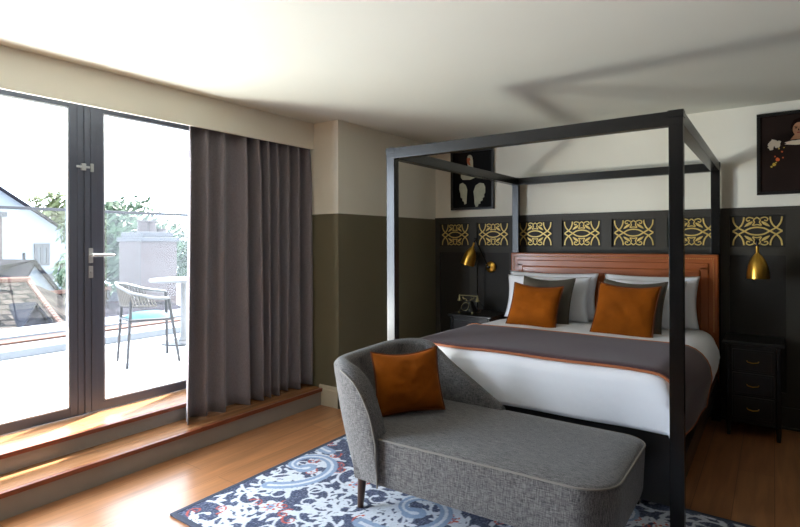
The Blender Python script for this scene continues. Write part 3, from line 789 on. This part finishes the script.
# pillows and cushions
def cushion(name, w_, h_, th_, c, yaw, lean, roll, m, label, cat, group=None, piping=None, seed=0, sag=.0, pinch=.07):
    """c = centre of the lower edge; lean = backwards tilt; faces -y before yaw"""
    Mx = Matrix.Translation(c) @ Matrix.Rotation(yaw, 4, 'Z') @ Matrix.Rotation(-lean, 4, 'X') @ Matrix.Rotation(roll, 4, 'Y')
    rr = random.Random(seed); o1 = Vector((rr.uniform(0, 50), rr.uniform(0, 50), 0))
    def edge(u, v):
        a, b = 2 * u - 1, 2 * v - 1
        x = a * (1 - pinch * (1 - a * a) * 0 - pinch * (1 - b * b)); z = b * (1 - pinch * (1 - a * a))
        cz = z * h_ / 2 + h_ / 2
        cz -= sag * (1 - a * a) * smoothstep(0, 1, v)
        return x * w_ / 2, cz, a, b
    def side_(s):
        def f(u, v):
            x, z, a, b = edge(u, v)
            t_ = ((1 - abs(a) ** 2.6) * (1 - abs(b) ** 2.6)) ** .55
            wr = .10 * noise.noise(Vector((a * 2.2, b * 2.2, s * 3)) + o1) + .05 * noise.noise(Vector((a * 6, b * 6, s * 3)) + o1)
            return Mx @ Vector((x, s * th_ / 2 * t_ * (1 + wr * 1.6), z))
        return f
    bm = NB(); grid(bm, side_(-1), 30, 30); grid(bm, side_(1), 30, 30)
    bmesh.ops.remove_doubles(bm, verts=bm.verts, dist=.0005)
    if piping is None:
        o = obj(name, bm, m, angle=180); return tag(o, label, cat, group)
    t = thing(name, c, label, cat, group)
    obj('cover', bm, m, t, angle=180)
    pts = []
    for k in range(24): pts.append((k / 24, 0))
    for k in range(24): pts.append((1, k / 24))
    for k in range(24): pts.append((1 - k / 24, 1))
    for k in range(24): pts.append((0, 1 - k / 24))
    P3 = [Mx @ Vector((edge(u, v)[0], 0, edge(u, v)[1])) for u, v in pts]
    bm = NB(); tube(bm, P3, .0055, 6, closed=True); obj('piping', bm, piping, t)
    return t
zp = .725
cushion('pillow', .80, .405, .115, (-1.60, 4.50, zp), 0, R(8), 0, M['linen'], 'plump white pillow against the left half of the headboard', 'pillow', 'white pillows', seed=1)
cushion('pillow', .70, .405, .115, (-.805, 4.50, zp), 0, R(8), 0, M['linen'], 'plump white pillow against the right half of the headboard', 'pillow', 'white pillows', seed=2)
cushion('pillow', .74, .385, .11, (-1.60, 4.36, zp), R(1), R(14), 0, M['linen'], 'front white pillow of the left pair, behind the left velvet cushions', 'pillow', 'white pillows', seed=3)
cushion('pillow', .60, .385, .11, (-.83, 4.36, zp), R(-1), R(14), 0, M['linen'], 'front white pillow of the right pair, behind the right velvet cushions', 'pillow', 'white pillows', seed=4)
cushion('scatter_cushion', .43, .43, .12, (-1.53, 4.09, zp - .008), R(3), R(28), R(1), M['velvet_grey'], 'olive grey velvet cushion peeking out behind the left rust cushion', 'cushion', 'velvet cushions', M['velvet_grey'], 5, sag=.02)
cushion('scatter_cushion', .45, .435, .12, (-.87, 4.05, zp - .01), R(-2), R(28), R(1), M['velvet_grey'], 'olive grey velvet cushion peeking out behind the right rust cushion', 'cushion', 'velvet cushions', M['velvet_grey'], 6, sag=.02)
cushion('scatter_cushion', .40, .385, .13, (-1.545, 3.88, zp - .012), R(4), R(28), R(3), M['velvet_orange'], 'rust orange velvet cushion on the bed, left of the two', 'cushion', 'velvet cushions', M['velvet_orange_piping'], 7, sag=.015)
cushion('scatter_cushion', .425, .425, .13, (-.875, 3.84, zp - .014), R(-3), R(28), R(2), M['velvet_orange'], 'rust orange velvet cushion on the bed, right of the two', 'cushion', 'velvet cushions', M['velvet_orange_piping'], 8, sag=.015)

# ------------------------------------------------------------------ chaise longue
ch = thing('chaise_longue', (-1.2, 2.33, .014), 'grey tweed chaise longue with curved tufted back at the foot of the bed', 'chaise longue')
SZ = .47
def outline(off=0, z=SZ):
    """seat plan, counter-clockwise, rounded corners at the free (right) end"""
    x0, x1, y0, y1 = -1.68, -.482 + off, 1.945 - off, 2.672 + off
    skew = .045
    pts = []
    def P(x, y): pts.append((x, y + skew * smoothstep(-1.7, -.5, x) * (1 if y < 2.3 else .0)))
    for k in range(20): P(x0 + (x1 - .16 - x0) * k / 20, y0)
    r1 = .16
    for k in range(9):
        a = -PI / 2 + k / 8 * PI / 2; P(x1 - r1 + r1 * math.cos(a), y0 + r1 + r1 * math.sin(a))
    r2 = .11
    for k in range(9):
        a = k / 8 * PI / 2; P(x1 - r2 + r2 * math.cos(a), y1 - r2 + r2 * math.sin(a))
    for k in range(1, 20): P(x1 - r2 + (x0 - x1 + r2) * k / 19, y1)
    return pts
bm = NB()
cen = Vector((-1.15, 2.35, 0))
prof = [(-.035, .235), (-.012, .24), (-.004, .27), (.0, .36), (.004, .445), (.003, .46), (-.004, .470), (-.012, .474), (-.05, .482), (-.10, .485), (-.18, .487)]
rings = [[bm.verts.new((x, y, z + .004 * noise.noise(Vector((x * 5, y * 5, 0))) * (z > .47))) for x, y in outline(o_)] for o_, z in prof]
for a, b in zip(rings, rings[1:]):
    n = len(a)
    for k in range(n): bm.faces.new((a[k], a[(k + 1) % n], b[(k + 1) % n], b[k]))
bm.faces.new(rings[0][::-1]); bm.faces.new(rings[-1])
seat = obj('seat', bm, M['chaise'], ch)
bm = NB(); tube(bm, [(x, y, SZ - .004) for x, y in outline(.003)], .0048, 6, closed=True); obj('piping', bm, M['chaise_pipe'], seat)

# wrap-around back: plan curve (outer face near the floor) with a height for every station
ctl = [(-1.52, 1.935, .475), (-1.540, 1.936, .58), (-1.57, 1.938, .665), (-1.61, 1.946, .738), (-1.66, 1.962, .785), (-1.715, 1.995, .805), (-1.765, 2.06, .803), (-1.795, 2.17, .80), (-1.81, 2.32, .80), (-1.81, 2.46, .805), (-1.80, 2.55, .81), (-1.77, 2.63, .81), (-1.69, 2.672, .795), (-1.58, 2.685, .725), (-1.45, 2.688, .645), (-1.32, 2.688, .565), (-1.21, 2.688, .495)]
def catmull(P, n=6):
    P = [Vector(p) for p in P]; out = []
    for i in range(len(P) - 1):
        p0 = P[max(0, i - 1)]; p1 = P[i]; p2 = P[i + 1]; p3 = P[min(len(P) - 1, i + 2)]
        for k in range(n):
            t = k / n
            out.append(.5 * ((2 * p1) + (p2 - p0) * t + (2 * p0 - 5 * p1 + 4 * p2 - p3) * t * t + (3 * p1 - p0 - 3 * p2 + p3) * t ** 3))
    out.append(P[-1]); return out
st = catmull(ctl, 6)
T_ = .085
zb_ = .25
top_line_o = []; top_line_i = []; button_pts = []
bm = NB(); rings = []
acc = 0
for i, p in enumerate(st):
    a = st[max(0, i - 1)]; b = st[min(len(st) - 1, i + 1)]
    t = Vector((b.x - a.x, b.y - a.y, 0)).normalized(); n_ = Vector((t.y, -t.x, 0)) * -1  # outward
    if (p.xy - Vector((-1.3, 2.35))).dot(n_.xy) < 0: n_ = -n_
    if i: acc += (st[i] - st[i - 1]).xy.length
    h = p.z
    backness = smoothstep(-1.75, -1.5, p.x) * (1 if p.y > 2.4 else 0)
    fl = .22 * (1 - backness) * (.35 + .65 * smoothstep(0, .35, acc))
    fl = fl * (1 - smoothstep(2.45, 2.7, p.y) * .55)
    tk = T_ * (.75 if backness > .5 else 1)
    base = Vector((p.x, p.y, 0))
    def O(z): return base + n_ * fl * (z - zb_) + Vector((0, 0, z))
    sec = []
    for k in range(9):
        z = zb_ + (h - .03 - zb_) * k / 8; sec.append(O(z) + n_ * .01 * math.sin(k / 8 * PI))
    ct = O(h - .035) - n_ * tk / 2
    r_ = tk / 2
    for k in range(1, 8):
        a_ = k / 8 * PI; sec.append(ct + n_ * r_ * math.cos(a_) + Vector((0, 0, math.sin(a_) * .035)))
    zi0 = SZ - .02
    for k in range(13):
        z = h - .035 - max(.001, (h - .035 - zi0)) * k / 12
        q = O(z) - n_ * tk
        # tufting: shallow button dimples with folds between them
        dep = 0
        if .35 < acc < 1.55 and h > .7:
            for row, (bz, ph) in enumerate(((.71, 0), (.60, .5))):
                u = (acc / .17 + ph) % 1 - .5
                dep += .022 * math.exp(-((u * .17 / .035) ** 2) - ((z - bz) / .04) ** 2)
            dep += .006 * math.exp(-(((acc / .17) % 1 - .5) * .17 / .014) ** 2) * smoothstep(.55, .78, z)
        sec.append(q + n_ * dep - n_ * .012 * math.sin(k / 12 * PI) * (h > .6))
    rings.append([bm.verts.new(s) for s in sec])
    top_line_o.append(O(h - .028) + n_ * .002); 
for a, b in zip(rings, rings[1:]):
    n = len(a)
    for k in range(n): bm.faces.new((a[k], a[(k + 1) % n], b[(k + 1) % n], b[k]))
bm.faces.new(rings[0]); bm.faces.new(rings[-1][::-1])
bk = obj('backrest', bm, M['chaise'], ch, angle=60, label='curved tufted wraparound back')
bm = NB(); tube(bm, [Vector((rings[0][0].co if False else st[0].xy.to_3d() + Vector((.0, -.004, .24))))] + top_line_o[:28], .0045, 6); obj('piping', bm, M['chaise_pipe'], bk)
for (x, y, dx, dy) in ((-1.745, 2.10, -.02, -.0), (-1.73, 2.56, -.02, .02), (-.60, 2.10, .02, -.02), (-.60, 2.56, .02, .02)):
    bm = NB(); tube(bm, [(x + dx, y + dy, .014), (x, y, .25)], [.016, .028], 12); obj('leg', bm, M['dark_wood'], ch, label='tapered dark wooden leg')
cushion('scatter_cushion', .372, .335, .15, (-1.555, 2.27, SZ + .026), R(50), R(18), R(-2), M['velvet_orange'], 'rust orange velvet cushion leaning on the chaise longue', 'cushion', 'velvet cushions', M['velvet_orange_piping'], 9, sag=.02)

# ------------------------------------------------------------------ bedside cabinets
def bedside(x0, x1, yf, label, n=3, zt=.68):
    yb = YH - .045
    t = thing('bedside_cabinet', ((x0 + x1) / 2, (yf + yb) / 2, 0), label, 'bedside cabinet', 'black bedside cabinets')
    bm = NB(); box(bm, x0 + .02, x1 - .02, yf + .022, yb, .10, zt - .024, .004)
    obj('body', bm, M['black_wood'], t)
    bm = NB(); box(bm, x0, x1, yf, yb + .01, zt - .024, zt, .007, 3); obj('top', bm, M['black_wood'], t)
    dh = (zt - .04 - .14) / n
    for k in range(n):
        z0 = .13 + k * dh + .008; z1 = z0 + dh - .014
        bm = NB(); box(bm, x0 + .06, x1 - .06, yf + .012, yf + .03, z0, z1, .004)
        box(bm, x0 + .075, x1 - .075, yf + .008, yf + .014, z0 + .015, z1 - .015, .003)
        d = obj('drawer', bm, M['black_wood'], t)
        bm = NB(); zc = (z0 + z1) / 2; xc = (x0 + x1) / 2
        tube(bm, [(xc - .035, yf + .010, zc), (xc - .03, yf - .010, zc - .004), (xc, yf - .014, zc - .010), (xc + .03, yf - .010, zc - .004), (xc + .035, yf + .010, zc)], .0035, 8)
        obj('handle', bm, M['brass'], d, label='small aged brass pull')
    for x in (x0 + .02, x1 - .05):
        bm = NB(); box(bm, x, x + .03, yf + .008, yf + .024, .10, zt - .024, .006, 3); obj('corner_pilaster', bm, M['black_metal'], t)
        for y in (yf + .02, yb - .05):
            bm = NB(); tube(bm, [(x + .015, y + .015, .001), (x + .015, y + .015, .1)], [.012, .018], 8); obj('leg', bm, M['black_wood'], t)
bedside(-2.56, -2.10, 4.36, 'black bedside cabinet under the vintage telephone, left of the bed', zt=.705)
bedside(-.305, .06, 4.42, 'black three-drawer bedside cabinet right of the bed')

# vintage telephone
def phone():
    cx, cy, z0 = -2.43, 4.54, .705
    t = thing('telephone', (cx, cy, z0), 'vintage black dial telephone with brass cradle on the left bedside cabinet', 'telephone')
    bm = NB()
    def body(u, v):
        a = u * 2 * PI; k = 1 - .55 * v ** .8
        sx, sy = .088 * k, .075 * k
        c_, s_ = math.cos(a), math.sin(a)
        return Vector((cx + sx * math.copysign(abs(c_) ** .5, c_), cy + sy * math.copysign(abs(s_) ** .5, s_), z0 + .012 + .10 * v))
    vs = grid(bm, body, 32, 10, closeu=True); bm.faces.new(vs[0][::-1]); bm.faces.new(vs[-1])
    obj('body', bm, M['black_wood'], t)
    for sx in (-1, 1):
        for sy in (-1, 1):
            bm = NB(); lathe(bm, [(.012, 0), (.012, .008), (.007, .016)], Matrix.Translation((cx + sx * .07, cy + sy * .055, z0)), 10); obj('foot', bm, M['aged_brass'], t)
    Md = Matrix.Translation((cx, cy - .062, z0 + .062)) @ Matrix.Rotation(R(62), 4, 'X')
    bm = NB(); lathe(bm, [(.042, -.006), (.042, .004), (.038, .007), (.034, .007), (.034, .003), (.014, .003), (.014, .009), (.001, .010)], Md, 28)
    for k in range(10):
        a = k * PI / 6; lathe(bm, [(.006, .003), (.006, .006), (.004, .006)], Md @ Matrix.Translation((.025 * math.cos(a), .025 * math.sin(a), 0)), 8)
    obj('dial', bm, M['black_wood'], t)
    bm = NB(); tube(bm, [Md @ Vector((.040 * math.cos(k / 28 * 2 * PI), .040 * math.sin(k / 28 * 2 * PI), .007)) for k in range(28)], .002, 6, closed=True); obj('dial_rim', bm, M['aged_brass'], t)
    bm = NB()
    for s in (-1, 1):
        tube(bm, [(cx + s * .012, cy, z0 + .108), (cx + s * .03, cy, z0 + .132), (cx + s * .055, cy, z0 + .136), (cx + s * .062, cy, z0 + .150)], .005, 8)
        tube(bm, [(cx + s * .03, cy - .0, z0 + .132), (cx + s * .045, cy - .02, z0 + .128), (cx + s * .05, cy - .024, z0 + .145)], .004, 8)
    obj('cradle', bm, M['aged_brass'], t)
    bm = NB(); tube(bm, [(cx - .10, cy, z0 + .162), (cx, cy, z0 + .166), (cx + .10, cy, z0 + .162)], [.0055, .004, .0055], 10); hs = obj('handset', bm, M['aged_brass'], t)
    for s in (-1, 1):
        bm = NB(); lathe(bm, [(.006, .012), (.008, 0), (.011, -.018), (.020, -.040), (.022, -.047), (.017, -.049)], Matrix.Translation((cx + s * .098, cy, z0 + .158)), 16); obj('earpiece' if s < 0 else 'mouthpiece', bm, M['aged_brass'], hs)
    bm = NB()
    pts = [(cx + .10 + .004, cy + .01, z0 + .11)]
    for k in range(40):
        s = k / 39; pts.append((cx + .10 + .055 * math.sin(s * PI) + .003 * math.cos(k * 1.6), cy + .02 + .003 * math.sin(k * 1.6), z0 + .10 - .092 * s))
    tube(bm, pts, .003, 6); obj('cord', bm, M['black_wood'], t)
phone()

# wall lamps
def lamp(px, pz, ex, ez, ey, tipdx, label, shade_len=.20):
    t = thing('wall_lamp', (px, YH - .008, pz), label, 'wall lamp', 'brass wall lamps')
    y0 = YH - .008
    bm = NB(); lathe(bm, [(.054, 0), (.055, .006), (.048, .013), (.034, .016), (.014, .020), (.001, .022)], Matrix.Translation((px, y0, pz)) @ Matrix.Rotation(PI / 2, 4, 'X'), 28); obj('wall_plate', bm, M['brass'], t)
    bm = NB(); tube(bm, [(px, y0 - .012, pz), (px, y0 - .05, pz)], .008, 10); lathe(bm, [(.001, -.016), (.014, -.014), (.014, .014), (.001, .016)], Matrix.Translation((px, y0 - .055, pz)) @ Matrix.Rotation(PI / 2, 4, 'Y'), 14); obj('pivot', bm, M['black_metal'], t)
    e = Vector((ex, ey, ez)); s0 = Vector((px, y0 - .055, pz))
    bm = NB(); tube(bm, [s0, e], .0062, 10); obj('arm', bm, M['black_metal'], t)
    bm = NB(); lathe(bm, [(.001, -.014), (.012, -.012), (.012, .012), (.001, .014)], Matrix.Translation(e) @ Matrix.Rotation(PI / 2, 4, 'Y'), 14); 
    d = Vector((tipdx, -.02, -1)).normalized()
    tube(bm, [e, e + d * .055], .009, 10)
    obj('elbow_joint', bm, M['black_metal'], t)
    q = d.to_track_quat('Z', 'Y').to_matrix().to_4x4()
    bm = NB()
    L = shade_len
    pr = [(.010, .04), (.011, .085), (.018, .096), (.032, .112), (.048, .14), (.060, .175), (.067, .215), (.070, .25), (.070, .272)]
    inn = [(r - .003, z) for r, z in pr[::-1][:-2]]
    lathe(bm, pr + inn, Matrix.Translation(e) @ q, 32)
    obj('lamp_shade', bm, M['brass'], t)
    bm = NB(); lathe(bm, [(.012, .12), (.013, .16), (.024, .19), (.024, .215), (.012, .235)], Matrix.Translation(e) @ q, 14); obj('bulb', bm, M['linen'], t)
lamp(-2.325, 1.14, -2.435, 1.425, 4.70, -.34, 'brass wall lamp with black arm above the telephone')
lamp(-.098, 1.16, -.098, 1.395, 4.56, .02, 'brass wall lamp above the right bedside cabinet')
bm = NB(); tube(bm, [(-2.40, YH - .012, 1.30), (-2.40, YH - .012, .70)], .0035, 6); cb = obj('lamp_cable', bm, M['slate_dark']); tag(cb, 'thin black cable running down the panelling behind the telephone', 'cable')

# ------------------------------------------------------------------ gold fretwork
def fret(cx, label):
    t = thing('gold_fretwork', (cx, YH + .012, 1.47), label, 'ornament', 'gold fretwork ornaments')
    hx, hz = .160, .108; y = YH + .006
    def C(pts, r=.006, name=None, bm=None):
        P = catmull([(cx + u * hx, y, 1.47 + v * hz) for u, v in pts], 5); tube(bm, P, r, 6, flat=.7)
    bm = NB()
    for s in (1, -1):
        C([(-.97, s), (-.93, .62 * s), (-.78, .28 * s), (-.52, .02 * s), (-.28, -.2 * s), (0, -.27 * s), (.28, -.2 * s), (.52, .02 * s), (.78, .28 * s), (.93, .62 * s), (.97, s)], bm=bm)
        for q in (1, -1):
            C([(q * .52, s), (q * .55, .68 * s), (q * .68, .32 * s), (q * .98, 0)], bm=bm)
    obj('interlaced_bands', bm, M['gold'], t)
    for s in (1, -1):
        bm = NB()
        C([(0, .98 * s), (-.13, .80 * s), (-.10, .62 * s), (-.17, .42 * s), (0, .46 * s), (.17, .42 * s), (.10, .62 * s), (.13, .80 * s), (0, .98 * s)], bm=bm, r=.0045)
        for q in (1, -1):
            C([(q * .14, .90 * s), (q * .30, .98 * s), (q * .42, .88 * s), (q * .38, .72 * s), (q * .28, .78 * s)], bm=bm, r=.0045)
            P = [Vector((cx + u * hx, y, 1.47 + v * hz * s)) for u, v in ((q * .18, .68), (q * .28, .56), (q * .40, .44), (q * .50, .32))]
            tube(bm, P, [.004, .011, .009, .002], 6, flat=.5)
        obj('leaf_scroll', bm, M['gold'], t)
labs = ['gold fretwork panel nearest the room corner, above left of the lamp', 'gold fretwork panel above the telephone and brass wall lamp', 'gold fretwork panel just right of the rear left bed post',
        'gold fretwork panel above the left side of the headboard', 'gold fretwork panel above the centre right of the headboard', 'gold fretwork panel beside the front right bed post', 'gold fretwork panel directly above the brass lamp at right']
for c, l in zip(CX[:7], labs): fret(c, l)

# ------------------------------------------------------------------ pictures
def atY(px, py, y):
    p = at(px, py, -1.0); d = p - Vector((0, 0, EYE)); return Vector((0, 0, EYE)) + d * (y / d.y)
def frame_pic(x0, x1, z0, z1, label, canvas):
    t = thing('framed_picture', ((x0 + x1) / 2, YH, z0), label, 'picture', 'framed pictures')
    yb, yf = YH - .001, YH - .038; w_ = .022
    bm = NB(); box(bm, x0, x1, yf, yb, z0, z0 + w_, .002); box(bm, x0, x1, yf, yb, z1 - w_, z1, .002); box(bm, x0, x0 + w_, yf, yb, z0 + w_, z1 - w_, .002); box(bm, x1 - w_, x1, yf, yb, z0 + w_, z1 - w_, .002)
    obj('frame', bm, M['black_wood'], t)
    bm = NB(); box(bm, x0 + w_, x1 - w_, yf + .016, yb, z0 + w_, z1 - w_); obj('canvas', bm, canvas, t, smooth=False)
    return t, yf + .016
def blob(bm, pts, y, d=.002): prism(bm, [(x, y, z) for x, z in pts], (0, -d, 0))
def ell(cx, cz, rx, rz, n=18, jag=0, sd_=0):
    rr = random.Random(sd_); return [(cx + rx * math.cos(k / n * 2 * PI) * (1 + jag * rr.uniform(-1, 1)), cz + rz * math.sin(k / n * 2 * PI) * (1 + jag * rr.uniform(-1, 1))) for k in range(n)]
t, yc = frame_pic(-2.772, -2.283, 1.728, 2.345, 'black framed picture of a pale bird and wings above the telephone corner', M['canvas_black'])
Z = lambda py: 2.345 - (py - 151) / 59.5 * .617
Xp = lambda px: -2.79 + (px - 451.5) / 42.5 * .505
def outline_at(pts, y, ox=440, oy=140, k=6.59):
    out = []
    for u, v in pts:
        p = atY(ox + u / k, oy + v / k, y); out.append((p.x, p.z))
    return out
for w_ in ([(235, 300), (262, 282), (288, 286), (298, 310), (298, 345), (290, 362), (293, 372), (280, 385), (282, 396), (266, 405), (266, 418), (252, 424), (250, 438), (236, 441), (228, 420), (226, 380), (221, 340)],
           [(130, 292), (150, 282), (170, 298), (180, 328), (177, 370), (174, 420), (162, 424), (158, 406), (148, 402), (148, 386), (137, 378), (134, 350), (127, 325)]):
    bm = NB(); blob(bm, outline_at(w_, yc), yc); obj('painted_wing', bm, M['feather'], t, smooth=False)
bm = NB(); blob(bm, outline_at([(138, 222), (170, 230), (236, 238), (236, 246), (200, 262), (150, 263), (138, 248)], yc), yc); obj('painted_body', bm, M['feather'], t, smooth=False)
bm = NB(); blob(bm, outline_at([(182, 108), (192, 98), (204, 99), (213, 112), (217, 140), (218, 180), (184, 176), (180, 140)], yc), yc, .003); obj('painted_head', bm, M['feather'], t, smooth=False)
bm = NB(); blob(bm, outline_at([(178, 120), (198, 118), (202, 132), (194, 140), (204, 168), (190, 166), (180, 150)], yc), yc - .003, .001); obj('painted_beak', bm, M['beak'], t, smooth=False)

t, yc = frame_pic(-.103, .37, 1.742, 2.352, 'black framed dark portrait with white ruff and small flowers', M['canvas_brown'])
fx, fz = atY(796, 129, YH).x + .016, atY(796, 129, YH).z
bm = NB(); blob(bm, ell(fx + .01, fz + .012, .056, .066, 22, .10, 3), yc, .0015); obj('painted_hair', bm, M['hair_paint'], t, smooth=False)
bm = NB(); blob(bm, ell(fx, fz - .005, .036, .050, 22), yc, .003); blob(bm, [(fx - .022, fz - .04), (fx + .022, fz - .04), (fx + .05, fz - .078), (fx - .05, fz - .078)], yc, .0025); obj('painted_face', bm, M['skin_paint'], t, smooth=False)
bm = NB(); blob(bm, ell(fx - .016, fz + .004, .008, .004), yc - .003, .001); blob(bm, ell(fx + .016, fz + .004, .008, .004), yc - .003, .001); blob(bm, [(fx - .002, fz + .002), (fx + .005, fz - .016), (fx - .006, fz - .016)], yc - .003, .0006)
blob(bm, [(fx - .027, fz + .012), (fx - .007, fz + .014), (fx - .007, fz + .017), (fx - .027, fz + .016)], yc - .003, .001); obj('painted_eye', bm, M['hair_paint'], t, smooth=False)
bm = NB(); blob(bm, ell(fx, fz - .030, .012, .005), yc - .003, .001); obj('painted_lip', bm, M['lip_paint'], t, smooth=False)
bm = NB(); z_ = atY(793, 143, YH).z; blob(bm, ell(fx + .01, z_, .095, .017, 26, .12, 5), yc, .004); obj('painted_collar', bm, M['petal_white'], t, smooth=False)
for mk, spots in (('petal_white', ((773, 144, .028), (777, 146, .020), (771, 148, .018), (779, 143, .013))),
                  ('petal_orange', ((777.5, 160, .014), (782, 152, .006), (783, 158, .005), (775, 157, .005))),
                  ('petal_yellow', ((774, 165, .012), (771.5, 167, .007), (779, 149, .006), (776, 163, .005), (784, 148, .004)))):
    for k, (px, py, r) in enumerate(spots):
        p = atY(px, py, YH); bm = NB(); blob(bm, ell(p.x, p.z, r, r, 14, .28, k + len(mk)), yc, .003 + .0003 * k)
        obj('painted_flower', bm, M[mk], t, smooth=False)
